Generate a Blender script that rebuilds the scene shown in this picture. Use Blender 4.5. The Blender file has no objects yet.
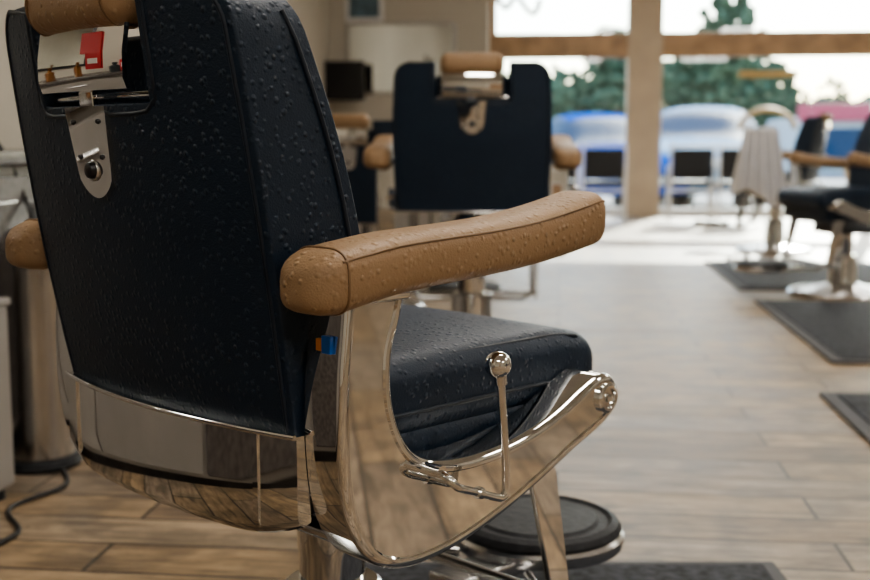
import bpy, bmesh, math, random
from mathutils import Vector, Matrix
random.seed(4)
S=bpy.context.scene
COL=S.collection
FPX=1150.0; PITCH=math.atan(143/FPX); YAW=math.radians(6.2); EYE=0.85
ca,sa=math.cos(YAW),math.sin(YAW)
def c2w(xc,yc,z=0.0): return Vector((xc*ca-yc*sa, xc*sa+yc*ca, z))

# ---------------- materials ----------------
def newmat(name):
    m=bpy.data.materials.new(name); m.use_nodes=True
    nt=m.node_tree; b=nt.nodes['Principled BSDF']
    return m,nt,b
def simple(name,col,rough=0.5,metal=0.0,noise=0.0,nscale=8,emit=0,spec=0.5,bump=0):
    m,nt,b=newmat(name)
    b.inputs['Base Color'].default_value=(*col,1); b.inputs['Roughness'].default_value=rough
    b.inputs['Metallic'].default_value=metal; b.inputs['Specular IOR Level'].default_value=spec
    if noise or bump:
        tc=nt.nodes.new('ShaderNodeTexCoord'); n=nt.nodes.new('ShaderNodeTexNoise'); n.inputs['Scale'].default_value=nscale
        n.inputs['Detail'].default_value=5
        nt.links.new(tc.outputs['Object'],n.inputs['Vector'])
        if noise:
            r=nt.nodes.new('ShaderNodeValToRGB')
            r.color_ramp.elements[0].position=.3; r.color_ramp.elements[1].position=.7
            r.color_ramp.elements[0].color=(*[c*(1-noise) for c in col],1)
            r.color_ramp.elements[1].color=(*[min(1,c*(1+noise)) for c in col],1)
            nt.links.new(n.outputs['Fac'],r.inputs['Fac']); nt.links.new(r.outputs['Color'],b.inputs['Base Color'])
        if bump:
            bp=nt.nodes.new('ShaderNodeBump'); bp.inputs['Strength'].default_value=bump; bp.inputs['Distance'].default_value=.01
            nt.links.new(n.outputs['Fac'],bp.inputs['Height']); nt.links.new(bp.outputs['Normal'],b.inputs['Normal'])
    if emit:
        b.inputs['Emission Color'].default_value=(*col,1); b.inputs['Emission Strength'].default_value=emit
    return m
def leather(name,c0,c1,cdot,rough,scale=75,spec=.5,dist=.0016):
    m,nt,b=newmat(name); N=nt.nodes; L=nt.links
    tc=N.new('ShaderNodeTexCoord')
    def dots(sc,off,fmax):
        mp=N.new('ShaderNodeMapping'); mp.inputs['Location'].default_value=off; L.new(tc.outputs['Object'],mp.inputs['Vector'])
        v=N.new('ShaderNodeTexVoronoi'); v.inputs['Scale'].default_value=sc
        L.new(mp.outputs[0],v.inputs['Vector'])
        mr=N.new('ShaderNodeMapRange'); mr.interpolation_type='SMOOTHSTEP'
        mr.inputs['From Min'].default_value=.02; mr.inputs['From Max'].default_value=fmax
        mr.inputs['To Min'].default_value=1; mr.inputs['To Max'].default_value=0
        L.new(v.outputs['Distance'],mr.inputs['Value']); return mr.outputs[0]
    a=dots(scale,(0,0,0),.36); bb=dots(scale*1.15,(3.1,1.7,5.3),.34)
    m3=N.new('ShaderNodeMath'); m3.operation='MAXIMUM'; L.new(a,m3.inputs[0]); L.new(bb,m3.inputs[1])
    n2=N.new('ShaderNodeTexNoise'); n2.inputs['Scale'].default_value=7; L.new(tc.outputs['Object'],n2.inputs['Vector'])
    m2=N.new('ShaderNodeMapRange'); m2.inputs['From Min'].default_value=.35; m2.inputs['From Max'].default_value=.6; m2.inputs['To Min'].default_value=.5
    L.new(n2.outputs['Fac'],m2.inputs['Value'])
    mu=N.new('ShaderNodeMath'); mu.operation='MULTIPLY'; L.new(m3.outputs[0],mu.inputs[0]); L.new(m2.outputs[0],mu.inputs[1])
    v4=N.new('ShaderNodeTexVoronoi'); v4.inputs['Scale'].default_value=420; L.new(tc.outputs['Object'],v4.inputs['Vector'])
    ma=N.new('ShaderNodeMath'); ma.operation='MULTIPLY_ADD'; ma.inputs[1].default_value=.18
    L.new(v4.outputs['Distance'],ma.inputs[0]); L.new(mu.outputs[0],ma.inputs[2])
    bp=N.new('ShaderNodeBump'); bp.inputs['Strength'].default_value=1; bp.inputs['Distance'].default_value=dist
    L.new(ma.outputs[0],bp.inputs['Height']); L.new(bp.outputs['Normal'],b.inputs['Normal'])
    mx=N.new('ShaderNodeMix'); mx.data_type='RGBA'; mx.inputs[6].default_value=(*c0,1); mx.inputs[7].default_value=(*c1,1)
    n3=N.new('ShaderNodeTexNoise'); n3.inputs['Scale'].default_value=14; n3.inputs['Detail'].default_value=6
    L.new(tc.outputs['Object'],n3.inputs['Vector']); L.new(n3.outputs['Fac'],mx.inputs[0])
    mx2=N.new('ShaderNodeMix'); mx2.data_type='RGBA'; mx2.inputs[7].default_value=(*cdot,1)
    mh=N.new('ShaderNodeMath'); mh.operation='MULTIPLY'; mh.inputs[1].default_value=.5; L.new(mu.outputs[0],mh.inputs[0])
    L.new(mh.outputs[0],mx2.inputs[0]); L.new(mx.outputs[2],mx2.inputs[6]); L.new(mx2.outputs[2],b.inputs['Base Color'])
    b.inputs['Roughness'].default_value=rough; b.inputs['Specular IOR Level'].default_value=spec
    return m
M_NAVY=leather('navy_ostrich_leather',(.008,.019,.038),(.012,.028,.054),(.015,.031,.055),.46,74,.43,.0018)
M_TAN=leather('tan_ostrich_leather',(.29,.187,.105),(.37,.245,.142),(.41,.285,.17),.48,74,.43,.0019)
M_PIPN=simple('navy_piping',(.008,.016,.030),.45,noise=.2)
M_PIPT=simple('tan_piping',(.20,.12,.06),.5,noise=.2)
M_CHROME=simple('chrome',(.80,.80,.79),.035,1.0,noise=.03,nscale=3)
M_CHROME2=simple('brushed_chrome',(.60,.60,.60),.2,1.0,noise=.06,nscale=20)
M_BLACK=simple('black_rubber',(.022,.024,.028),.55,noise=.3,nscale=60,bump=.2,spec=.35)
M_MAT=simple('mat_rubber',(.042,.045,.052),.75,noise=.6,nscale=45,bump=.3,spec=.25)
M_MATB=simple('mat_border',(.10,.10,.105),.7,noise=.1,spec=.25)
M_DKMET=simple('dark_metal',(.07,.07,.075),.3,.9,noise=.2)
M_WALL=simple('beige_wall_paint',(.50,.465,.40),.8,noise=.04,nscale=3,bump=.05)
M_CEIL=simple('ceiling_paint',(.72,.71,.68),.9,noise=.03)
M_CAB=simple('cabinet_laminate',(.27,.25,.23),.45,noise=.08,nscale=5)
M_COUNTER=simple('counter_stone',(.10,.09,.085),.25,noise=.3,nscale=40)
M_WOODT=simple('wood_trim',(.33,.21,.12),.45,noise=.25,nscale=6)
M_POST=simple('post_paint',(.44,.35,.26),.6,noise=.08,nscale=4)
M_WHITE=simple('white_plastic',(.72,.72,.72),.4,noise=.04)
M_CLOTH=simple('white_cape_cloth',(.75,.75,.77),.9,noise=.06,nscale=12,bump=.3)
M_MIRROR=simple('mirror_glass',(.85,.89,.89),.02,1.0,noise=.01)
M_TV=simple('tv_black',(.006,.007,.010),.15,noise=.1)
M_CABLE=simple('cable_black',(.015,.015,.015),.5,noise=.2)
M_LIGHT=simple('light_diffuser',(1,.93,.84),.5,emit=17,noise=.0)
M_ASPH=simple('asphalt',(.20,.20,.21),.9,noise=.2,nscale=3)
M_WALK=simple('concrete_walk',(.55,.54,.52),.9,noise=.1,nscale=5)
M_LEAF=simple('foliage',(.10,.14,.085),.9,noise=.6,nscale=2,bump=1,spec=.05)
M_BARK=simple('bark',(.10,.07,.05),.9,noise=.3)
M_RED=simple('red_sign',(.60,.08,.12),.5,noise=.1)
M_BLDG=simple('stucco_far',(.60,.60,.60),.9,noise=.08)
M_CARB=simple('car_paint_blue',(.008,.10,.42),.8,.0,noise=.05,spec=.0)
M_CARS=simple('car_paint_silver',(.14,.27,.42),.8,.0,noise=.05,spec=.05)
M_CARG=simple('car_glass',(.02,.06,.12),.6,.0,noise=.05,spec=.15)
M_GOLD=simple('gold_decal',(.45,.30,.12),.6,noise=.1)
M_TEAL=simple('poster_print',(.10,.16,.2),.5,noise=.6,nscale=7)
M_BLUEREFL=simple('blue_reflection',(.02,.15,.6),.3,noise=.1)  # colour of the painted blue reflection on the frame
M_REDP=simple('red_plastic_and_reflection',(.60,.03,.04),.35,noise=.1)  # product box, and the red reflection painted on the headrest plate
M_ORGREFL=simple('orange_reflection',(.70,.25,.03),.35,noise=.1)  # colour of the painted orange reflection on the frame
M_AMBER=simple('amber_plastic',(.20,.09,.03),.2,noise=.1)

def mat_glass():
    m,nt,b=newmat('window_glass'); N=nt.nodes; L=nt.links
    N.remove(b); o=N['Material Output']
    t=N.new('ShaderNodeBsdfTransparent'); t.inputs[0].default_value=(.92,.97,.97,1)
    g=N.new('ShaderNodeBsdfGlossy'); g.inputs['Roughness'].default_value=.02
    mx=N.new('ShaderNodeMixShader'); mx.inputs[0].default_value=.06
    L.new(t.outputs[0],mx.inputs[1]); L.new(g.outputs[0],mx.inputs[2]); L.new(mx.outputs[0],o.inputs[0])
    return m
M_GLASS=mat_glass()
def mat_floor():
    m,nt,b=newmat('wood_plank_tile'); N=nt.nodes; L=nt.links
    tc=N.new('ShaderNodeTexCoord')
    br=N.new('ShaderNodeTexBrick'); br.offset=.37; br.offset_frequency=2
    br.inputs['Scale'].default_value=1; br.inputs['Brick Width'].default_value=.95; br.inputs['Row Height'].default_value=.165
    br.inputs['Mortar Size'].default_value=.005; br.inputs['Mortar Smooth'].default_value=.2
    br.inputs['Color1'].default_value=(0,0,0,1); br.inputs['Color2'].default_value=(1,1,1,1); br.inputs['Mortar'].default_value=(.5,.5,.5,1)
    L.new(tc.outputs['Object'],br.inputs['Vector'])
    ramp=N.new('ShaderNodeValToRGB'); cr=ramp.color_ramp
    cr.elements[0].position=0; cr.elements[0].color=(.23,.17,.115,1)
    cr.elements[1].position=1; cr.elements[1].color=(.46,.355,.24,1)
    for p,c in ((.2,(.38,.28,.175)),(.4,(.29,.23,.17)),(.6,(.42,.31,.195)),(.8,(.33,.27,.21))):
        e=cr.elements.new(p); e.color=(*c,1)
    L.new(br.outputs['Color'],ramp.inputs['Fac'])
    mp=N.new('ShaderNodeMapping'); mp.inputs['Scale'].default_value=(2.2,15,1); L.new(tc.outputs['Object'],mp.inputs['Vector'])
    n=N.new('ShaderNodeTexNoise'); n.inputs['Scale'].default_value=1.8; n.inputs['Detail'].default_value=8; n.inputs['Roughness'].default_value=.7
    n.inputs['Distortion'].default_value=1.0
    L.new(mp.outputs[0],n.inputs['Vector'])
    r2=N.new('ShaderNodeValToRGB'); r2.color_ramp.elements[0].position=.36; r2.color_ramp.elements[1].position=.64
    r2.color_ramp.elements[0].color=(.48,.47,.46,1); r2.color_ramp.elements[1].color=(1.17,1.15,1.12,1)
    L.new(n.outputs['Fac'],r2.inputs['Fac'])
    n2=N.new('ShaderNodeTexNoise'); n2.inputs['Scale'].default_value=7; n2.inputs['Detail'].default_value=7; L.new(tc.outputs['Object'],n2.inputs['Vector'])
    r3=N.new('ShaderNodeValToRGB'); r3.color_ramp.elements[0].position=.40; r3.color_ramp.elements[1].position=.56
    r3.color_ramp.elements[0].color=(.66,.66,.67,1); r3.color_ramp.elements[1].color=(1.06,1.05,1.04,1)
    L.new(n2.outputs['Fac'],r3.inputs['Fac'])
    a=N.new('ShaderNodeMix'); a.data_type='RGBA'; a.blend_type='MULTIPLY'; a.inputs[0].default_value=1
    L.new(ramp.outputs[0],a.inputs[6]); L.new(r2.outputs[0],a.inputs[7])
    a2=N.new('ShaderNodeMix'); a2.data_type='RGBA'; a2.blend_type='MULTIPLY'; a2.inputs[0].default_value=1
    L.new(a.outputs[2],a2.inputs[6]); L.new(r3.outputs[0],a2.inputs[7])
    g=N.new('ShaderNodeMix'); g.data_type='RGBA'; g.inputs[7].default_value=(.06,.047,.037,1)
    L.new(br.outputs['Fac'],g.inputs[0]); L.new(a2.outputs[2],g.inputs[6]); L.new(g.outputs[2],b.inputs['Base Color'])
    rr=N.new('ShaderNodeMapRange'); rr.inputs['To Min'].default_value=.34; rr.inputs['To Max'].default_value=.56
    L.new(n2.outputs['Fac'],rr.inputs['Value']); L.new(rr.outputs[0],b.inputs['Roughness'])
    b.inputs['Specular IOR Level'].default_value=.45
    bp=N.new('ShaderNodeBump'); bp.inputs['Strength'].default_value=.5; bp.inputs['Distance'].default_value=.004
    inv=N.new('ShaderNodeMath'); inv.operation='SUBTRACT'; inv.inputs[0].default_value=1; L.new(br.outputs['Fac'],inv.inputs[1])
    ad=N.new('ShaderNodeMath'); ad.operation='MULTIPLY_ADD'; ad.inputs[1].default_value=.5; L.new(n.outputs['Fac'],ad.inputs[0]); L.new(inv.outputs[0],ad.inputs[2])
    L.new(ad.outputs[0],bp.inputs['Height']); L.new(bp.outputs['Normal'],b.inputs['Normal'])
    return m
M_FLOOR=mat_floor()

# ---------------- mesh helpers ----------------
def mk(name,verts,faces,mat,smooth=True,parent=None,bevel=0,seg=3,angle=40):
    me=bpy.data.meshes.new(name); me.from_pydata([tuple(v) for v in verts],[],faces); me.validate()
    bm=bmesh.new(); bm.from_mesh(me); bmesh.ops.recalc_face_normals(bm,faces=bm.faces); bm.to_mesh(me); bm.free()
    me.materials.append(mat)
    o=bpy.data.objects.new(name,me); COL.objects.link(o)
    if smooth:
        me.polygons.foreach_set('use_smooth',[True]*len(me.polygons))
        try: me.set_sharp_from_angle(angle=math.radians(angle))
        except Exception: pass
    if bevel:
        md=o.modifiers.new('bevel','BEVEL'); md.width=bevel; md.segments=seg; md.limit_method='ANGLE'; md.angle_limit=math.radians(35)
        if smooth:
            for e in me.edges: e.use_edge_sharp=False
            w=o.modifiers.new('wn','WEIGHTED_NORMAL'); w.keep_sharp=False
    if parent: o.parent=parent
    return o
def box(name,x0,x1,y0,y1,z0,z1,mat,parent=None,bevel=0.004):
    v=[(x,y,z) for z in (z0,z1) for y in (y0,y1) for x in (x0,x1)]
    f=[(0,1,3,2),(4,5,7,6),(0,1,5,4),(2,3,7,6),(0,2,6,4),(1,3,7,5)]
    return mk(name,v,f,mat,smooth=bool(bevel),parent=parent,bevel=bevel,seg=2)
def axis_list(h,r,n):
    a=[-h,-h+.2*r,-h+.45*r,-h+.72*r,-h+r]
    b=[-x for x in reversed(a)]
    inner=[(-h+r)+(2*(h-r))*(i/n) for i in range(1,n)]
    return a+inner+b
def rbox(name,half,r,mat,parent=None,n=(8,8,3),deform=None,center=(0,0,0)):
    ax=[axis_list(half[i],r,n[i]) for i in range(3)]
    vid={}; verts=[]; faces=[]
    def vert(i,j,k):
        key=(i,j,k)
        if key in vid: return vid[key]
        p=Vector((ax[0][i],ax[1][j],ax[2][k]))
        q=Vector([max(-(half[a]-r),min(half[a]-r,p[a])) for a in range(3)])
        d=(p-q)
        if d.length>1e-9: p=q+d.normalized()*r
        if deform: p=deform(p)
        vid[key]=len(verts); verts.append(p+Vector(center)); return vid[key]
    L=[len(a) for a in ax]
    for k in (0,L[2]-1):
        for i in range(L[0]-1):
            for j in range(L[1]-1): faces.append((vert(i,j,k),vert(i+1,j,k),vert(i+1,j+1,k),vert(i,j+1,k)))
    for j in (0,L[1]-1):
        for i in range(L[0]-1):
            for k in range(L[2]-1): faces.append((vert(i,j,k),vert(i+1,j,k),vert(i+1,j,k+1),vert(i,j,k+1)))
    for i in (0,L[0]-1):
        for j in range(L[1]-1):
            for k in range(L[2]-1): faces.append((vert(i,j,k),vert(i,j+1,k),vert(i,j+1,k+1),vert(i,j,k+1)))
    return mk(name,verts,faces,mat,parent=parent,angle=80)
def catmull(pts,n=6,closed=False):
    P=[Vector(p) for p in pts]; out=[]; N=len(P)
    rng=N if closed else N-1
    for i in range(rng):
        if closed: p0,p1,p2,p3=P[i-1],P[i],P[(i+1)%N],P[(i+2)%N]
        else: p0=P[max(i-1,0)];p1=P[i];p2=P[i+1];p3=P[min(i+2,N-1)]
        for k in range(n):
            t=k/n
            out.append(.5*((2*p1)+(-p0+p2)*t+(2*p0-5*p1+4*p2-p3)*t*t+(-p0+3*p1-3*p2+p3)*t**3))
    if not closed: out.append(P[-1])
    return out
def tube(name,pts,r,mat,parent=None,closed=False,ns=10):
    P=[Vector(p) for p in pts]; N=len(P); verts=[];faces=[]
    up=None
    for i,p in enumerate(P):
        if closed: t=(P[(i+1)%N]-P[i-1])
        else: t=(P[min(i+1,N-1)]-P[max(i-1,0)])
        t.normalize()
        if up is None:
            up=Vector((0,0,1)) if abs(t.z)<.9 else Vector((1,0,0))
        a=(up-t*up.dot(t))
        if a.length<1e-6: a=t.orthogonal()
        a.normalize(); up=a; b=t.cross(a)
        for k in range(ns):
            th=2*math.pi*k/ns; verts.append(p+(a*math.cos(th)+b*math.sin(th))*r)
    rng=N if closed else N-1
    for i in range(rng):
        j=(i+1)%N
        for k in range(ns): faces.append((i*ns+k,i*ns+(k+1)%ns,j*ns+(k+1)%ns,j*ns+k))
    if not closed:
        faces.append(tuple(range(ns))); faces.append(tuple(range((N-1)*ns,N*ns)))
    return mk(name,verts,faces,mat,parent=parent,angle=60)
def lathe(name,prof,mat,parent=None,center=(0,0,0),axis='Z',ns=40):
    verts=[];faces=[]; n=len(prof)
    for (r,h) in prof:
        for k in range(ns):
            th=2*math.pi*k/ns; x,y=r*math.cos(th),r*math.sin(th)
            if axis=='Z': v=(x,y,h)
            elif axis=='X': v=(h,x,y)
            else: v=(x,h,y)
            verts.append(Vector(v)+Vector(center))
    for i in range(n-1):
        for k in range(ns): faces.append((i*ns+k,i*ns+(k+1)%ns,(i+1)*ns+(k+1)%ns,(i+1)*ns+k))
    if prof[0][0]>1e-5: faces.append(tuple(range(ns)))
    if prof[-1][0]>1e-5: faces.append(tuple(range((n-1)*ns,n*ns)))
    return mk(name,verts,faces,mat,parent=parent,angle=35)
def empty(name,loc=(0,0,0),rz=0):
    e=bpy.data.objects.new(name,None); e.empty_display_size=.1; COL.objects.link(e)
    e.location=loc; e.rotation_euler=(0,0,rz); return e

# ---------------- barber chair ----------------
ZB,ZT=.515,1.028
def lerp(a,b,t): return a+(b-a)*t
def rear_edge_y(z):
    t=(z-ZB)/(ZT-ZB)
    return -.267-.102*t+.018*t*t
def sag(z):
    t=(z-ZB)/(ZT-ZB)
    return lerp(.026,.040,max(0,min(1,t*2)))
def hw(z):
    t=max(0,min(1,(z-ZB)/(ZT-ZB)))
    w=.262+.011*math.sin(math.pi*t)
    r=.05
    dz=z-(ZT-r)
    if dz>0: w-= r-math.sqrt(max(0,r*r-dz*dz))
    return w
def rear(x,z):
    s=x/.27
    return Vector((x,rear_edge_y(z)-sag(z)*(1-s*s),z))
def thick(z):
    t=(z-ZB)/(ZT-ZB)
    return .118-.035*t+.03*math.sin(math.pi*t)
NZ=.900; NX=.125
def chair_parts(root):
    zs=[ZB,ZB+.02]+[lerp(ZB+.02,NZ-.02,i/16) for i in range(1,17)]+[NZ,NZ+.02,.945,.965,.978,.992,1.003,1.012,1.020,1.025,ZT]
    def cols(w):
        right=[NX,NX+.018]+[lerp(NX+.018,w-.02,i/4) for i in range(1,5)]+[w]
        mid=[lerp(-NX+.018,NX-.018,i/9) for i in range(10)]
        return [-x for x in reversed(right)]+mid+right
    V=[];grid={}
    nc=len(cols(.27))
    for layer in (0,1):
        for j,z in enumerate(zs):
            for i,x in enumerate(cols(hw(z))):
                p=rear(x,z)
                if layer:
                    p=p+Vector((0,thick(z),0)); s=x/.27; p.y+= sag(z)*(1-s*s)*.6
                grid[(layer,j,i)]=len(V); V.append(p)
    kn=zs.index(NZ); il=cols(.27).index(-NX); ir=cols(.27).index(NX)
    def present(j,i): return 0<=j<len(zs)-1 and 0<=i<nc-1 and not (j>=kn and il<=i<ir)
    F=[]
    for j in range(len(zs)-1):
        for i in range(nc-1):
            if not present(j,i): continue
            for l in (0,1): F.append((grid[(l,j,i)],grid[(l,j,i+1)],grid[(l,j+1,i+1)],grid[(l,j+1,i)]))
            if not present(j,i-1): F.append((grid[(0,j,i)],grid[(1,j,i)],grid[(1,j+1,i)],grid[(0,j+1,i)]))
            if not present(j,i+1): F.append((grid[(0,j,i+1)],grid[(1,j,i+1)],grid[(1,j+1,i+1)],grid[(0,j+1,i+1)]))
            if not present(j-1,i): F.append((grid[(0,j,i)],grid[(1,j,i)],grid[(1,j,i+1)],grid[(0,j,i+1)]))
            if not present(j+1,i): F.append((grid[(0,j+1,i)],grid[(1,j+1,i)],grid[(1,j+1,i+1)],grid[(0,j+1,i+1)]))
    used=sorted({v for f in F for v in f}); mp={v:k for k,v in enumerate(used)}
    back=mk('backrest',[V[v] for v in used],[tuple(mp[v] for v in f) for f in F],M_NAVY,parent=root)
    for e in back.data.edges: e.use_edge_sharp=False
    md=back.modifiers.new('b','BEVEL'); md.width=.010; md.segments=4; md.limit_method='ANGLE'; md.angle_limit=math.radians(50)
    def outline(off,yo):
        pts=[]
        zz=[lerp(ZB+.01,ZT-.05,i/14) for i in range(15)]+[ZT-.05+.05*math.sin(a*math.pi/16) for a in range(1,8)]
        for z in zz: pts.append((hw(z)-off,z))
        R=[(x,z) for x,z in pts]
        R+= [(NX+.035,ZT-off*.6),(NX+off,ZT-off*.9)]+[(NX+off,lerp(ZT-.012,NZ+.004,i/5)) for i in range(1,6)]
        R+= [(NX-.006,NZ-off*.8),(NX-.03,NZ-off)]+[(x,NZ-off) for x in (.06,.03,0)]
        full=R+[(-x,z) for x,z in reversed(R[:-1])]
        return [rear(x,z)+Vector((0,yo,0)) for x,z in full]
    tube('back_piping',outline(.012,.0005),.0030,M_PIPN,root,ns=8)
    for s in (1,-1):
        tube('side_seam',[rear(s*(hw(z)+.0008),z)+Vector((0,thick(z)-.020,0)) for z in [lerp(ZB,ZT-.03,i/16) for i in range(17)]],.003,M_PIPN,root,ns=8)
    hy=rear(0,.99).y
    HZ=1.022
    rbox('headrest_cushion',(.107,.034,.036),.028,M_TAN,root,(8,3,3),center=(0,hy+.018,HZ))
    for s in (1,-1):
        rr=[(s*.088,hy+.018+.0345*math.sin(a),HZ+.0365*math.cos(a)) for a in [i*math.pi/12 for i in range(24)]]
        tube('headrest_piping',rr,.0022,M_PIPT,root,closed=True,ns=6)
    vv=[];ff=[]
    prof=[(hy+.012,.914),(hy+.002,.916),(hy-.003,.928),(hy-.003,.958),(hy+.002,.990),(hy+.008,.990),(hy+.003,.958),(hy+.003,.930),(hy+.006,.922),(hy+.012,.920)]
    xsn=[-.102,-.097,-.05,0,.05,.097,.102]
    for x in xsn:
        for (y,z) in prof: vv.append((x,y+x*x*.5,z))
    m=len(prof)
    for i in range(len(xsn)-1):
        for k in range(m): ff.append((i*m+k,i*m+(k+1)%m,(i+1)*m+(k+1)%m,(i+1)*m+k))
    ff.append(tuple(range(m))); ff.append(tuple(range((len(xsn)-1)*m,len(xsn)*m)))
    mk('headrest_plate',vv,ff,M_CHROME,parent=root,angle=50)
    s0=rear(0,.89).y
    vv=[(-.016,s0-.002,.890),(.016,s0-.002,.890),(.016,hy+.006,.945),(-.016,hy+.006,.945),(-.016,s0+.006,.890),(.016,s0+.006,.890),(.016,hy+.014,.945),(-.016,hy+.014,.945)]
    mk('headrest_stem',vv,[(0,1,2,3),(4,5,6,7),(0,1,5,4),(1,2,6,5),(2,3,7,6),(3,0,4,7)],M_CHROME,parent=root,bevel=.002)
    tube('headrest_rod',[(-.12,hy+.035,.910),(.12,hy+.035,.910)],.005,M_CHROME,root)
    box('notch_lining',-.125,.125,hy+.066,hy+.10,.895,.985,M_NAVY,root,.01)
    def bw(z):
        t=(z-.788)/.110
        w=.036+.012*t
        if t<.22: w*=math.sqrt(max(0,1-((.22-t)/.22)**2))*.75+.25*(t/.22)
        return max(w,.0015)
    zz=[.788,.789,.791,.794,.798,.803,.810,.820,.833,.85,.865,.88,.898]
    vv=[];ff=[];nx=8
    for dy in (.004,-.0065):
        for z in zz:
            for i in range(nx+1):
                x=bw(z)*(2*i/nx-1); p=rear(x,z); vv.append((x,p.y+dy,z))
    R_=(nx+1); H_=len(zz)
    def ix(l,j,i): return l*R_*H_+j*R_+i
    for j in range(H_-1):
        for i in range(nx):
            for l in (0,1): ff.append((ix(l,j,i),ix(l,j,i+1),ix(l,j+1,i+1),ix(l,j+1,i)))
        ff.append((ix(0,j,0),ix(1,j,0),ix(1,j+1,0),ix(0,j+1,0))); ff.append((ix(0,j,nx),ix(1,j,nx),ix(1,j+1,nx),ix(0,j+1,nx)))
    for i in range(nx):
        ff.append((ix(0,0,i),ix(0,0,i+1),ix(1,0,i+1),ix(1,0,i))); ff.append((ix(0,H_-1,i),ix(0,H_-1,i+1),ix(1,H_-1,i+1),ix(1,H_-1,i)))
    mk('headrest_bracket',vv,ff,M_CHROME,parent=root,angle=45)
    kc=rear(0,.822)
    lathe('bracket_washer',[(0.0001,-.004),(.0125,-.004),(.0135,-.002),(.0135,0)],M_CHROME2,root,center=kc+Vector((0,-.005,0)),axis='Y',ns=28)
    lathe('bracket_knob',[(0.0001,-.011),(.006,-.0105),(.009,-.009),(.0105,-.006),(.0105,0)],M_DKMET,root,center=kc+Vector((0,-.005,0)),axis='Y',ns=24)
    for (x,z) in ((-.030,.880),(.030,.880),(-.026,.838),(.026,.838)):
        lathe('bracket_screw',[(0.0001,-.003),(.0025,-.0025),(.0035,0)],M_DKMET,root,center=rear(x,z)+Vector((0,-.0065,0)),axis='Y',ns=12)
    def band(name,x0,x1,z1,zlo,off,mat):
        vv=[];ff=[];nn=24
        for i in range(nn+1):
            x=lerp(x0,x1,i/nn); s=abs(x)/.275
            y=-.274-.032*(1-s*s)-off
            zb=zlo+.024*max(0,(s-.6)/.4)**2
            for (yy,zz) in ((y,z1),(y+.0002,lerp(z1,zb,.5)),(y+.0004,zb+.012),(y+.004,zb+.003),(y+.010,zb),(y+.020,zb+.004),(y+.014,z1)): vv.append((x,yy,zz))
        K=7
        for i in range(nn):
            for k in range(K): ff.append((i*K+k,i*K+(k+1)%K,(i+1)*K+(k+1)%K,(i+1)*K+k))
        ff.append(tuple(range(K))); ff.append(tuple(range(nn*K,nn*K+K)))
        return mk(name,vv,ff,mat,parent=root,angle=25)
    band('rear_band',-.270,.270,.522,.392,0,M_CHROME)
    tube('band_bead',[(lerp(-.268,.268,i/24),-.274-.032*(1-(lerp(-.268,.268,i/24)/.275)**2)-.001,.521) for i in range(25)],.0035,M_CHROME,root,ns=8)
    for (a,b) in ((-.232,-.222),(.205,.213)):
        band('band_strip',a,b,.522,.398,.0025,M_CHROME)
    def crown(p):
        q=p.copy()
        if p.z>0:
            q.z+= .014*(1-(p.x/.27)**2)*(1-(p.y/.25)**2)
            q.z-= .0125*max(0,(p.y-.14)/.1)**2
        return q
    rbox('seat_cushion',(.268,.254,.053),.036,M_NAVY,root,(12,12,3),crown,center=(0,.048,.535))
    rbox('seat_box',(.262,.225,.045),.02,M_NAVY,root,(4,4,2),center=(0,.03,.455))
    pts=[]
    P2=catmull([(-.245,-.19,0),(-.25,0,0),(-.25,.21,0),(-.232,.264,0),(0,.270,0),(.232,.264,0),(.25,.21,0),(.25,0,0),(.245,-.19,0)],6)
    for p in P2:
        yl=p.y-.048
        z=.535+.053 -.0125*max(0,(yl-.14)/.1)**2 - .0065
        pts.append((p.x,p.y,z))
    tube('seat_piping',pts,.003,M_PIPN,root,ns=8)
    for s in (1,-1):
        tube('seat_side_seam',[(s*.2685,y,.52) for y in (-.18,-.08,.02,.12,.2,.255)],.0028,M_PIPN,root,ns=8)
    ol=[(-.158,.690),(-.168,.655),(-.182,.61),(-.180,.555),(-.160,.507),(-.125,.480),(-.07,.469),(0,.470),(.07,.481),(.13,.500),(.18,.522),(.212,.534),
        (.240,.530),(.257,.508),(.252,.482),(.22,.460),(.16,.438),(.09,.409),(.02,.383),(-.05,.363),(-.11,.353),(-.165,.353),(-.213,.372),(-.243,.41),(-.257,.455),(-.263,.52),(-.262,.59),(-.256,.65),(-.252,.690)]
    sm=catmull([(0,y,z) for y,z in ol],4)
    for s in (1,-1):
        n=len(sm); x0,x1=s*.271,s*.334
        bm=bmesh.new()
        a=[bm.verts.new((x0,p.y,p.z)) for p in sm]; b=[bm.verts.new((x1,p.y,p.z)) for p in sm]
        bm.faces.new(a); fo=bm.faces.new(b)
        for i in range(n): bm.faces.new((a[i],a[(i+1)%n],b[(i+1)%n],b[i]))
        bmesh.ops.recalc_face_normals(bm,faces=bm.faces)
        bmesh.ops.bevel(bm,geom=list(fo.edges),offset=.010,segments=5,profile=.5,affect='EDGES')
        fo=[f for f in bm.faces if len(f.verts)>40 and f.calc_center_median().x*s>.32][0]
        bmesh.ops.inset_region(bm,faces=[fo],thickness=.003,depth=0)
        bmesh.ops.inset_region(bm,faces=[fo],thickness=.002,depth=-.0025)
        bmesh.ops.inset_region(bm,faces=[fo],thickness=.002,depth=0)
        me=bpy.data.meshes.new('side_frame'); bm.to_mesh(me); bm.free(); me.materials.append(M_CHROME)
        o=bpy.data.objects.new('side_frame',me); COL.objects.link(o); o.parent=root
        me.polygons.foreach_set('use_smooth',[True]*len(me.polygons))
        try: me.set_sharp_from_angle(angle=math.radians(42))
        except Exception: pass
        lathe('footrest_pivot',[(.0215,0),(.0215,s*.006),(.018,s*.009),(.014,s*.009),(.013,s*.005),(.007,s*.005),(.006,s*.009),(.0001,s*.010)],M_CHROME,root,center=(s*.3305,.226,.500),axis='X',ns=28)
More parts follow.
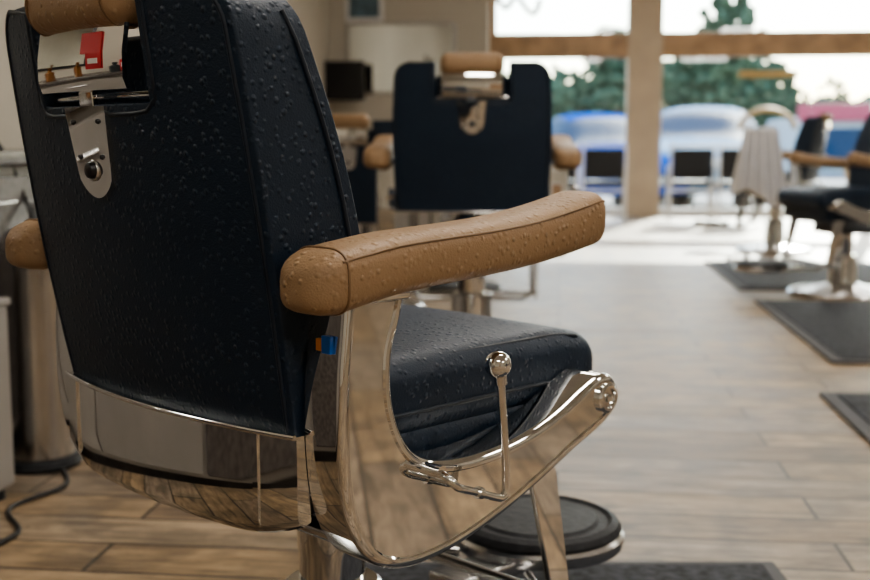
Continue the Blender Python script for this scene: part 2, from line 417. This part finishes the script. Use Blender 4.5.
        arm(root,s)
        box('arm_bracket',min(s*.285,s*.345),max(s*.285,s*.345),-.245,-.165,.678,.692,M_CHROME,root,.003)
        tube('footrest_strut',[(s*.235,.175,.43),(s*.235,.20,.34),(s*.235,.235,.17),(s*.20,.27,.145),(s*.08,.36,.135)],.009,M_CHROME2,root)
        v=[(s*.247,.14,.44),(s*.247,.20,.44),(s*.247,.256,.15),(s*.247,.218,.15),(s*.257,.14,.44),(s*.257,.20,.44),(s*.257,.256,.15),(s*.257,.218,.15)]
        mk('footrest_link',v,[(0,1,2,3),(4,5,6,7),(0,1,5,4),(1,2,6,5),(2,3,7,6),(3,0,4,7)],M_CHROME,parent=root,bevel=.002)
    tube('recline_lever',catmull([(.352,-.130,.470),(.372,-.128,.462),(.375,-.118,.452),(.375,-.09,.441),(.375,-.052,.426),(.375,-.040,.424),(.375,-.0345,.432),(.375,-.035,.47),(.375,-.042,.54),(.375,-.046,.58)],5),.0052,M_CHROME,root)
    tube('lever_pin',[(.325,-.130,.470),(.360,-.130,.470)],.008,M_CHROME,root)
    tube('lever_collar',[(.375,-.086,.4395),(.375,-.078,.4365)],.0075,M_CHROME,root)
    tube('lever_neck',[(.375,-.0445,.565),(.375,-.046,.578)],.0078,M_CHROME,root)
    lathe('lever_knob',[(.0165*math.sin(a)+1e-5,-.0165*math.cos(a)) for a in [i*math.pi/16 for i in range(17)]],M_CHROME,root,center=(.375,-.050,.590),ns=32)
    box('seat_chassis',-.20,.20,-.2,.2,.395,.42,M_DKMET,root,.005)
    box('mechanism_box',-.11,.11,-.13,.14,.33,.40,M_DKMET,root,.01)
    tube('cross_bar',[(-.25,.17,.40),(.25,.17,.40)],.012,M_CHROME2,root)
    tube('cross_bar_rear',[(-.28,-.2,.385),(.28,-.2,.385)],.012,M_CHROME2,root)
    tube('footrest_crossbar',[(-.25,.238,.175),(.25,.238,.175)],.010,M_CHROME2,root)
    box('footrest_arm',-.04,.04,.24,.45,.118,.143,M_CHROME2,root,.005)
    lathe('footrest_plate',[(.0001,.125),(.138,.125),(.155,.130),(.158,.140),(.158,.150),(.150,.157)],M_CHROME2,root,center=(-.03,.515,0),ns=48)
    lathe('footrest_pad',[(.150,.152),(.153,.162),(.147,.172),(.135,.177),(.128,.172),(.112,.172),(.106,.177),(.0001,.179)],M_BLACK,root,center=(-.03,.515,0),ns=48)
def arm(root,s):
    xc=s*.330
    def sec(y):
        t=(y+.325)/(.495)
        cz=.707+.052*t-.006*math.sin(math.pi*t*1.0)+.004*math.sin(2*math.pi*t)
        a=.0465; b=.0365-.003*math.sin(math.pi*t)
        e=min((y+.325),.17-y)
        re=.045 if y<0 else .018
        k=1
        if e<re: k=math.sqrt(max(0.0,1-((re-e)/re)**2))
        a2=a-(1-k)*min(a*.75,re); b2=b-(1-k)*min(b*.75,re)
        if t<.25: cz-= .006*(1-t/.25)
        return cz,a2,b2
    ys=[-.325,-.3245,-.323,-.320,-.315,-.308,-.300,-.290,-.280]+[lerp(-.28,.152,i/18) for i in range(1,19)]+[.157,.162,.166,.169,.17]
    ns=36; V=[];F=[]
    def pt(y,th,grow=0):
        cz,a,b=sec(y); c,sn=math.cos(th),math.sin(th)
        e=2/3.4
        return Vector((xc+(a+grow)*math.copysign(abs(c)**e,c), y, cz+(b+grow)*math.copysign(abs(sn)**e,sn)))
    for y in ys:
        for k in range(ns): V.append(pt(y,2*math.pi*k/ns))
    for i in range(len(ys)-1):
        for k in range(ns): F.append((i*ns+k,i*ns+(k+1)%ns,(i+1)*ns+(k+1)%ns,(i+1)*ns+k))
    F.append(tuple(range(ns))); F.append(tuple(range((len(ys)-1)*ns,len(ys)*ns)))
    mk('armrest',V,F,M_TAN,parent=root,angle=70)
    th=math.radians(30)
    for q in (th,math.pi-th):
        tube('arm_seam',[pt(y,q,.0002) for y in ys[7:-2]],.0016,M_PIPT,root,ns=6)
    tube('arm_seam_end',[pt(-.285,2*math.pi*k/36,.0002) for k in range(36)],.0016,M_PIPT,root,closed=True,ns=6)
def pedestal(root,lift):
    lathe('base_disc',[(.30,-lift+.001),(.305,-lift+.02),(.29,-lift+.035),(.12,-lift+.06),(.085,-lift+.075)],M_CHROME2,root)
    lathe('pedestal_sleeve',[(.085,-lift+.07),(.082,-lift+.09),(.075,.18),(.075,.2),(.068,.205)],M_CHROME,root)
    lathe('pedestal_column',[(.05,-lift+.1),(.05,.25),(.052,.26),(.052,.34),(.085,.345),(.085,.36)],M_CHROME,root)
proto=[]
def make_chair(loc,rz,lift):
    root=empty('barber_chair',(loc[0],loc[1],lift),rz)
    global proto
    if not proto:
        before=set(bpy.data.objects)
        chair_parts(root)
        proto=[o for o in bpy.data.objects if o not in before]
    else:
        for o in proto:
            c=o.copy(); COL.objects.link(c); c.parent=root
    pedestal(root,lift)
    return root
def place(xc,yc,theta,lift):
    w=c2w(xc,yc); return make_chair(w,YAW-math.radians(theta),lift)
hero=place(-.154,1.663,45,0.0)
box('reflection_blue',.302,.318,-.2638,-.2585,.622,.642,M_BLUEREFL,hero,.001)  # blue and orange slivers paint a reflection onto the frame chrome
box('reflection_orange',.292,.302,-.2636,-.2585,.624,.638,M_ORGREFL,hero,.001)
hy_=rear(0,.99).y
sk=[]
def plate_reflection(name,xa,xb,za,zb_,dy,mat):
    # thin coloured patch painting a reflection onto the headrest plate (plate is bowed in x and leans slightly above .958)
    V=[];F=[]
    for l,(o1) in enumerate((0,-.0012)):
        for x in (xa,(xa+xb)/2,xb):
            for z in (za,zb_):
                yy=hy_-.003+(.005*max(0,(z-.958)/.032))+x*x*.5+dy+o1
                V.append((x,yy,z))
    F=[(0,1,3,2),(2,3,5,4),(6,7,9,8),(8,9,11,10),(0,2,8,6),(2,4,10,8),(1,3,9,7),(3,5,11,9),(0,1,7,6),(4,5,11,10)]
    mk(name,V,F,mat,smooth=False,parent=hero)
plate_reflection('reflection_red',.030,.062,.940,.958,-.0003,M_REDP)  # red and white patches stand in for a reflection in the chrome
plate_reflection('reflection_red_upper',.018,.062,.958,.982,-.0003,M_REDP)
plate_reflection('reflection_white',.036,.056,.946,.952,-.0012,M_WHITE)
place((472-435)/FPX*4.28,4.28,2,.105)
place((845-435)/FPX*6.6,6.6,-100,.03)
place((775-435)/FPX*9.4,9.4,-60,.06)
place((366-435)/FPX*6.0,6.0,10,-.05)
make_chair((2.35,3.2),math.radians(100),.05)
make_chair((2.45,.9),math.radians(80),.05)

# ---------------- room ----------------
XL,XR,YB,YF,ZC=-1.9,5.6,-3.5,14.4,3.1
box('floor',XL-.1,XR+.1,YB-.1,YF+.15,-.1,0,M_FLOOR,bevel=0)
box('ceiling',XL-.1,XR+.1,YB-.1,YF+.15,ZC,ZC+.1,M_CEIL,bevel=0)
box('wall_left',XL-.12,XL,YB,YF,0,ZC,M_WALL,bevel=0)
box('wall_right',XR,XR+.12,YB,YF,0,ZC,M_WALL,bevel=0)
box('wall_back',XL-.1,XR+.1,YB-.12,YB,0,ZC,M_WALL,bevel=0)
box('wall_partition',XL+.001,-.60,9.5,9.65,0,ZC-.001,M_WALL,bevel=0)
box('baseboard_partition',XL+.022,-.605,9.482,9.499,.001,.1,M_WOODT,bevel=.003)
box('baseboard_left',XL+.001,XL+.016,YB+.02,9.47,.001,.1,M_WOODT,bevel=.003)
px=1.0
box('wall_front',XL,-.9,YF,YF+.15,0,ZC,M_WALL,bevel=0)
box('window_post',px-.21,px+.21,YF-.05,YF+.2,0.001,ZC-.001,M_POST,bevel=.01)
box('trim_1',-.9,XR,YF+.0,YF+.14,1.93,2.23,M_WOODT,bevel=.01)
box('trim_2',-.9,XR,YF+.01,YF+.13,0.001,.10,M_WHITE,bevel=.01)
box('trim_3',-.9,XR,YF,YF+.14,2.97,ZC-.001,M_WOODT,bevel=.01)
for i,x in enumerate((-.87,3.78,5.5)):
    box('trim_%d'%(4+i),x-.06,x+.06,YF+.01,YF+.13,.1,2.97,M_WHITE if i else M_WOODT,bevel=.01)
k=1
for (a,b) in ((-.80,px-.213),(px+.213,3.71),(3.85,5.43)):
    box('window_%d'%k,a,b,YF+.06,YF+.068,.1,1.93,M_GLASS,bevel=0); k+=1
    box('window_%d'%k,a,b,YF+.06,YF+.068,2.23,2.97,M_GLASS,bevel=0); k+=1

def wx(u,y=9.5): return (u-560)/FPX*y
def wz(v,d=9.5): return EYE+(147-v)/FPX*d
mr=empty('wall_mirror',(0,0,0))
box('mirror_glass',wx(350),wx(453),9.47,9.48,wz(92),wz(28),M_MIRROR,mr,.002)
box('mirror_frame',wx(346),wx(457),9.478,9.498,wz(95),wz(25),M_CHROME2,mr,.004)
tv=empty('television',(0,0,0))
box('tv_screen',wx(330),wx(369),9.25,9.30,wz(102),wz(64),M_TV,tv,.006)
box('tv_mount',wx(340),wx(356),9.30,9.499,wz(88),wz(78),M_DKMET,tv,.004)
pf=empty('picture_frame',(0,0,0))
box('frame_border',wx(346),wx(384),9.475,9.499,wz(24),wz(-14),M_WHITE,pf,.004)
box('frame_print',wx(350),wx(380),9.47,9.476,wz(20),wz(-10),M_TEAL,pf,.001)

st=empty('barber_station',(0,0,0))
SY0,SY1=-1.6,7.5
box('cabinet_body',XL+.02,-1.52,SY0,SY1,.08,.80,M_CAB,st,.005)
box('cabinet_toe',XL+.02,-1.57,SY0+.05,SY1-.05,.001,.08,M_DKMET,st,.003)
box('counter_top',XL+.02,-1.48,SY0-.03,SY1+.03,.801,.84,M_COUNTER,st,.006)
nd=13
for i in range(nd):
    y0=SY0+.03+i*(SY1-SY0-.04)/nd; y1=y0+(SY1-SY0-.04)/nd-.02
    box('cabinet_door',-1.52,-1.503,y0,y1,.11,.77,M_CAB if i%3 else M_COUNTER,st,.004)
    tube('door_handle',[(-1.49,(y0+y1)/2-.08,.70),(-1.49,(y0+y1)/2+.08,.70)],.006,M_CHROME2,st)
for i,(y0,y1) in enumerate(((-1.0,.5),(1.5,2.7))):
    m_=empty('wall_mirror'); box('mirror_glass',XL+.02,XL+.03,y0,y1,1.0,2.1,M_MIRROR,m_,.002); box('mirror_frame',XL+.001,XL+.021,y0-.03,y1+.03,.97,2.13,M_DKMET,m_,.004)
bt=empty('hair_product_bottles')
for i in range(16):
    y=-.9+i*.2+random.uniform(-.03,.03); r=random.uniform(.022,.035); h=random.uniform(.10,.2)
    mt=random.choice([M_AMBER,M_BLACK,M_WHITE,M_BLACK,M_AMBER])
    lathe('bottle',[(.0001,0),(r,.0),(r*1.02,.01),(r,h*.8),(r*.4,h*.92),(r*.38,h),(r*.45,h+.005),(r*.45,h+.03),(.0001,h+.032)],mt,bt,center=(-1.54-random.uniform(0,.06),y,.842),ns=20)
pk=empty('product_box')
box('box_body',-1.80,-1.68,1.13,1.25,.842,1.02,M_REDP,pk,.004); box('box_label',-1.681,-1.678,1.15,1.23,.90,.97,M_WHITE,pk,.0005)
tw=empty('towel_stack')
for i in range(5): rbox('towel',(.11,.15,.018),.016,M_WHITE,tw,(3,3,1),center=(-1.72,2.45,.861+i*.037))
tcn=empty('trash_can',tuple(c2w(-.352*3.02,3.02,0)))
lathe('can_body',[(.088,.03),(.092,.035),(.092,.56),(.094,.565),(.094,.58),(.09,.585)],M_CHROME2,tcn,ns=40)
lathe('can_lid',[(.093,.586),(.093,.60),(.06,.635),(.02,.645),(.0001,.646)],M_CHROME2,tcn,ns=40)
lathe('can_base',[(.105,.001),(.11,.012),(.105,.028),(.088,.031)],M_BLACK,tcn,ns=32)
cp=c2w(-.375*2.75,2.75,0)
crt=empty('supply_cart',(0,0,0))
box('cart_body',cp.x-.13,cp.x,cp.y-.34,cp.y,.03,.47,M_CAB,crt,.006)
box('cart_top',cp.x-.135,cp.x+.004,cp.y-.35,cp.y+.01,.47,.49,M_CAB,crt,.004)
for dx in (-.10,-.03):
    for dy in (-.30,-.04): lathe('caster',[(.02,.001),(.02,.03)],M_BLACK,crt,center=(cp.x+dx,cp.y+dy,0),ns=12)
cb=empty('power_cable',(0,0,0))
def cam3(u,v,d):
    zc=290-v; y=FPX*math.cos(PITCH)+zc*math.sin(PITCH); z=-FPX*math.sin(PITCH)+zc*math.cos(PITCH)
    return c2w((u-435)/y*d,d,EYE+z/y*d)
tube('cable_1',catmull([cam3(-40,110,3.2),cam3(-5,140,3.2),cam3(22,190,3.25),cam3(38,245,3.2),cam3(28,300,3.25),cam3(0,330,3.25),cam3(-25,345,3.2)],8),.007,M_CABLE,cb)
tube('cable_2',catmull([cam3(-40,190,3.2),cam3(0,215,3.25),cam3(28,260,3.25),cam3(20,300,3.25),cam3(-5,320,3.2),cam3(-25,345,3.2)],8),.006,M_WHITE,cb)
tube('cable_3',catmull([cam3(-40,150,3.2),cam3(5,165,3.3),cam3(32,205,3.3),cam3(42,260,3.3)],8),.006,M_CABLE,cb)
cb2=empty('extension_cord')
tube('cord',catmull([c2w(-.98,2.95,.007),c2w(-.93,2.8,.007),c2w(-1.0,2.62,.007),c2w(-.92,2.45,.007),c2w(-.97,2.3,.007)],8),.006,M_CABLE,cb2)

def mat_at(u0,v0,wx_,wy_):
    d=EYE*FPX/(v0-147); p=c2w((u0-435)/FPX*d,d)
    e=empty('floor_mat',(p.x+wx_/2,p.y-wy_/2,.0))
    rbox('mat_border',(wx_/2,wy_/2,.006),.005,M_MATB,e,(6,6,1),center=(0,0,.0065))
    rbox('mat_pad',(wx_/2-.05,wy_/2-.05,.006),.005,M_MAT,e,(6,6,1),center=(0,0,.0125))
mat_at(705,262,1.8,1.7)
mat_at(757,302,1.9,1.85)
mat_at(826,398,1.6,.95)
mm=empty('floor_mat',c2w(.21,1.78),YAW)
rbox('mat_border',(.48,.48,.006),.005,M_MATB,mm,(6,6,1),center=(0,0,.0065)); rbox('mat_pad',(.45,.45,.006),.005,M_MAT,mm,(6,6,1),center=(0,0,.0125))
def wchair(u,y,rz=0):
    x=(u-560)/FPX*y
    e=empty('waiting_chair',(x,y,0),rz)
    rbox('chair_back',(.22,.02,.17),.015,M_BLACK,e,(4,2,4),center=(0,-.22,.66))
    rbox('chair_seat',(.22,.22,.03),.02,M_BLACK,e,(4,4,2),center=(0,0,.44))
    for s in (1,-1):
        tube('chair_frame',catmull([(s*.24,-.25,.014),(s*.24,-.24,.45),(s*.24,-.23,.85),(s*.23,-.215,.86)],5),.014,M_WHITE,e)
        tube('chair_leg',[(s*.24,.2,.014),(s*.24,.2,.62),(s*.24,-.22,.62)],.014,M_WHITE,e)
    tube('chair_rail',[(-.24,-.23,.86),(.24,-.23,.86)],.014,M_WHITE,e)
    tube('chair_rail_low',[(-.24,-.24,.36),(.24,-.24,.36)],.014,M_WHITE,e)
    tube('chair_rail_mid',[(-.24,.2,.40),(.24,.2,.40)],.012,M_WHITE,e)
wchair(602,13.4); wchair(686,13.5); wchair(730,13.3,.1); wchair(556,13.4)
def cape(loc,rz):
    V=[];F=[];nu,nv=40,20
    for i in range(nu+1):
        for j in range(nv+1):
            u=i/nu; t=j/nv
            wid=.24+.20*t
            x=(u-.5)*wid
            if t<.12: y=-.07+t*.6; z=1.0+.01*math.sin(u*9)
            else:
                y=.03+.045*math.sin(u*28+t*2)*(t+.2); z=1.0-(t-.12)*.62-.07*math.sin(u*5+1)*t
            V.append((x,y,z)); 
    for i in range(nu):
        for j in range(nv):
            a=i*(nv+1)+j; F.append((a,a+1,a+nv+2,a+nv+1))
    o=mk('barber_cape',V,F,M_CLOTH,angle=80); o.location=loc; o.rotation_euler=(0,0,rz)
    md=o.modifiers.new('s','SOLIDIFY'); md.thickness=.006
    return o
cl=c2w((757-435)/FPX*8.9,8.9,0)
cape((cl.x,cl.y,.0),math.radians(190))

for (x,y) in ((.4,-1.5),(3.6,-1.5),(.4,2.2),(3.6,2.2),(.4,6),(3.6,6),(.6,11),(3.6,11)):
    e=empty('ceiling_light',(x,y,ZC-.02))
    box('diffuser',-.58,.58,-.28,.28,-.012,.0,M_LIGHT,e,0)
    box('housing',-.62,.62,-.32,.32,.0,.019,M_WHITE,e,.003)
sr=empty('retail_shelf',(0,0,0))
box('shelf_body',XR-.4,XR-.02,-1.5,4.5,.001,.85,M_CAB,sr,.01)
box('shelf_top',XR-.44,XR-.02,-1.55,4.55,.86,.90,M_COUNTER,sr,.006)
m_=empty('wall_mirror'); box('mirror_glass',XR-.03,XR-.02,0,1.4,1.0,2.2,M_MIRROR,m_,.002); box('mirror_frame',XR-.02,XR-.001,-.04,1.44,.96,2.24,M_DKMET,m_,.004)
d_=empty('door_1'); box('door_leaf',1.2,2.1,YB+.001,YB+.05,.001,2.05,M_WOODT,d_,.005)
box('door_frame',1.1,2.2,YB+.0005,YB+.03,.001,2.14,M_WHITE,d_,.005)

dc=empty('window_decal',(0,0,0))
cx,cz=wx(758,14.4),wz(122,14.4)
tube('decal_arch',[(cx+.32*math.cos(a),YF+.025,cz-.1+.24*math.sin(a)) for a in [math.pi*i/20 for i in range(21)]],.032,M_GOLD,dc,ns=6)
box('decal_bar',cx-.35,cx+.35,YF+.035,YF+.04,cz+.52,cz+.60,M_GOLD,dc,0)
tx,tz=wx(512,14.4),wz(8,14.4)
tube('decal_script',catmull([(tx-.25,YF+.03,tz+.2),(tx-.1,YF+.03,tz-.05),(tx+.02,YF+.03,tz+.15),(tx-.05,YF+.03,tz+.3),(tx+.1,YF+.03,tz+.02),(tx+.25,YF+.03,tz-.12),(tx+.33,YF+.03,tz+.05)],6),.032,M_BLACK,dc,ns=6)

# ---------------- exterior ----------------
box('sidewalk',-12,20,YF+.21,YF+2.4,-.12,-.02,M_WALK,bevel=0)
box('parking_lot',-60,80,YF+2.41,130,-.25,-.13,M_ASPH,bevel=0)
def car(u,y,mat,rz=0,sc=1.0):
    x=(u-560)/FPX*y
    e=empty('car',(x,y,-.125),rz); e.scale=(sc,sc,sc)
    ST=[(-2.20,.62,.60,.60,.38),(-2.15,.76,.72,.74,.30),(-1.95,.84,.80,.83,.26),(-1.5,.88,.88,.92,.25),(-1.0,.90,.93,.99,.25),(-.55,.90,.95,1.22,.25),(-.15,.90,.95,1.42,.25),
        (.3,.90,.95,1.49,.25),(.9,.90,.95,1.48,.25),(1.35,.89,.96,1.38,.25),(1.8,.87,.97,1.12,.26),(2.1,.80,.93,.97,.30),(2.2,.66,.78,.80,.40)]
    V=[];F=[]
    def ring(s):
        y_,w,b,r,lo=s; q=max(0,min(1,(r-b)/.5))
        R=[(w*.86,lo),(w*.98,lo+.12),(w,lerp(lo,b,.6)),(w*.96,b),(lerp(w*.86,w*.80,q),lerp(b,r,.55)),(lerp(w*.70,w*.66,q),lerp(b,r,.93)),(w*.35,r),(0,r+.015)]
        return [(a,y_,c) for a,c in R]+[(-a,y_,c) for a,c in reversed(R[:-1])]
    K=15
    for s in ST: V+=ring(s)
    for i in range(len(ST)-1):
        for k2 in range(K-1): F.append((i*K+k2,i*K+k2+1,(i+1)*K+k2+1,(i+1)*K+k2))
        F.append((i*K+K-1,i*K,(i+1)*K,(i+1)*K+K-1))
    F.append(tuple(range(K))); F.append(tuple(range((len(ST)-1)*K,len(ST)*K)))
    o=mk('car_body',V,F,mat,parent=e,angle=180)
    o.data.materials.append(M_CARG)
    for p in o.data.polygons:
        c=p.center
        if c.z>1.0 and c.z<1.36 and -1.0<c.y<1.9: p.material_index=1
    md=o.modifiers.new('s','SUBSURF'); md.levels=2; md.render_levels=2
    for s in (1,-1):
        rbox('headlight',(.17,.05,.06),.04,M_WHITE,e,(3,2,2),center=(s*.58,-2.12,.68))
        rbox('wing_mirror',(.09,.05,.06),.04,mat,e,(2,2,2),center=(s*.97,-.62,1.02))
        for y_ in (-1.35,1.35):
            lathe('wheel',[(.0001,-.1),(.19,-.1),(.2,-.11),(.33,-.11),(.34,-.08),(.34,.08),(.33,.11),(.2,.11),(.19,.1),(.0001,.1)],M_BLACK,e,center=(s*.80,y_,.345),axis='X',ns=28)
    box('grille',-.38,.38,-2.22,-2.15,.42,.58,M_BLACK,e,.01)
    box('number_plate',-.22,.22,-2.24,-2.20,.44,.54,M_WHITE,e,.004)
car(600,18.6,M_CARB,.25,1.02); car(693,19.0,M_CARS,-.25,1.10); car(930,24,M_CARS,.3)
def tree(x,y,h,r):
    e=empty('tree',(x,y,-.12))
    tube('trunk',catmull([(0,0,0),(.1,0,h*.3),(-.05,.1,h*.6)],5),.14,M_BARK,e)
    bm=bmesh.new()
    cl=[(Vector((random.gauss(0,r*.36),random.gauss(0,r*.25),h*.58+random.gauss(0,h*.14))),r*random.uniform(.25,.45)) for _ in range(14)]
    for i in range(480):
        c0,cr_=random.choice(cl)
        d=Vector((random.gauss(0,1),random.gauss(0,1),random.gauss(0,1))).normalized()*cr_*random.uniform(.5,1.05)
        c=c0+d; rr=random.uniform(.12,.30)
        c.z=max(c.z,rr*1.3+.5)
        bmesh.ops.create_icosphere(bm,subdivisions=1,radius=rr,matrix=Matrix.Translation(c))
    for v in bm.verts: v.co+=Vector((random.uniform(-1,1),random.uniform(-1,1),random.uniform(-1,1)))*.07
    me=bpy.data.meshes.new('canopy'); bm.to_mesh(me); bm.free(); me.materials.append(M_LEAF)
    o=bpy.data.objects.new('canopy',me); COL.objects.link(o); o.parent=e
for (u,y,h,r) in ((612,52,7.6,2.4),(575,60,5.6,3.2),(640,64,5.8,3.2),(702,56,8.2,3.4),(735,66,7.4,3.2),(765,74,5.8,3.4),(670,72,6.4,3.2),(520,60,5.0,3),(800,80,4.8,3),(975,60,6,3)):
    tree((u-560)/FPX*y,y,h,r)
hd=empty('hedge',(0,0,0)); 
bm=bmesh.new()
for i in range(500):
    rr=random.uniform(.4,.8)
    c=Vector((random.uniform(-18,34),92+random.uniform(-1,1),random.uniform(rr,4.2)))
    bmesh.ops.create_icosphere(bm,subdivisions=1,radius=rr,matrix=Matrix.Translation(c))
me=bpy.data.meshes.new('hedge_foliage'); bm.to_mesh(me); bm.free(); me.materials.append(M_LEAF)
o=bpy.data.objects.new('hedge_foliage',me); COL.objects.link(o); o.parent=hd
bd=empty('storefront_building')
bx=(835-560)/FPX*42
box('building_body',bx-1.8,bx+9,42,48,-.12,1.9,M_BLDG,bd,.02)
box('sign_band',bx-1.8,bx+9,41.7,42,1.75,2.35,M_RED,bd,.02)
box('building_glazing',bx-1.5,bx+8,41.9,42.02,.1,1.5,M_CARG,bd,.01)

# ---------------- light / world ----------------
w=bpy.data.worlds.new('sky'); S.world=w; w.use_nodes=True
nt=w.node_tree; bg=nt.nodes['Background']
sky=nt.nodes.new('ShaderNodeTexSky'); sky.sky_type='NISHITA'; sky.sun_disc=False; sky.sun_elevation=math.radians(35); sky.sun_rotation=math.radians(20)
sky.air_density=1.0; sky.dust_density=1.5
nt.links.new(sky.outputs[0],bg.inputs[0]); bg.inputs[1].default_value=.70
sun=bpy.data.lights.new('sun','SUN'); sun.energy=11; sun.angle=math.radians(.8); sun.color=(1,.92,.80)
so=bpy.data.objects.new('sun',sun); COL.objects.link(so)
dirv=Vector((-.28,-1,-.50)).normalized()
so.rotation_euler=dirv.to_track_quat('-Z','Y').to_euler(); so.location=(3,30,12)

cam=bpy.data.cameras.new('camera'); co=bpy.data.objects.new('camera',cam); COL.objects.link(co)
cam.sensor_width=36; cam.lens=FPX/870*36
co.location=(0,0,EYE); co.rotation_euler=(math.pi/2-PITCH,0,YAW)
cam.dof.use_dof=True; cam.dof.focus_distance=1.35; cam.dof.aperture_fstop=4.4
cam.clip_start=.02
S.camera=co
S.view_settings.view_transform='AgX'
try: S.view_settings.look='AgX - Medium High Contrast'
except Exception: pass
S.view_settings.exposure=0.45
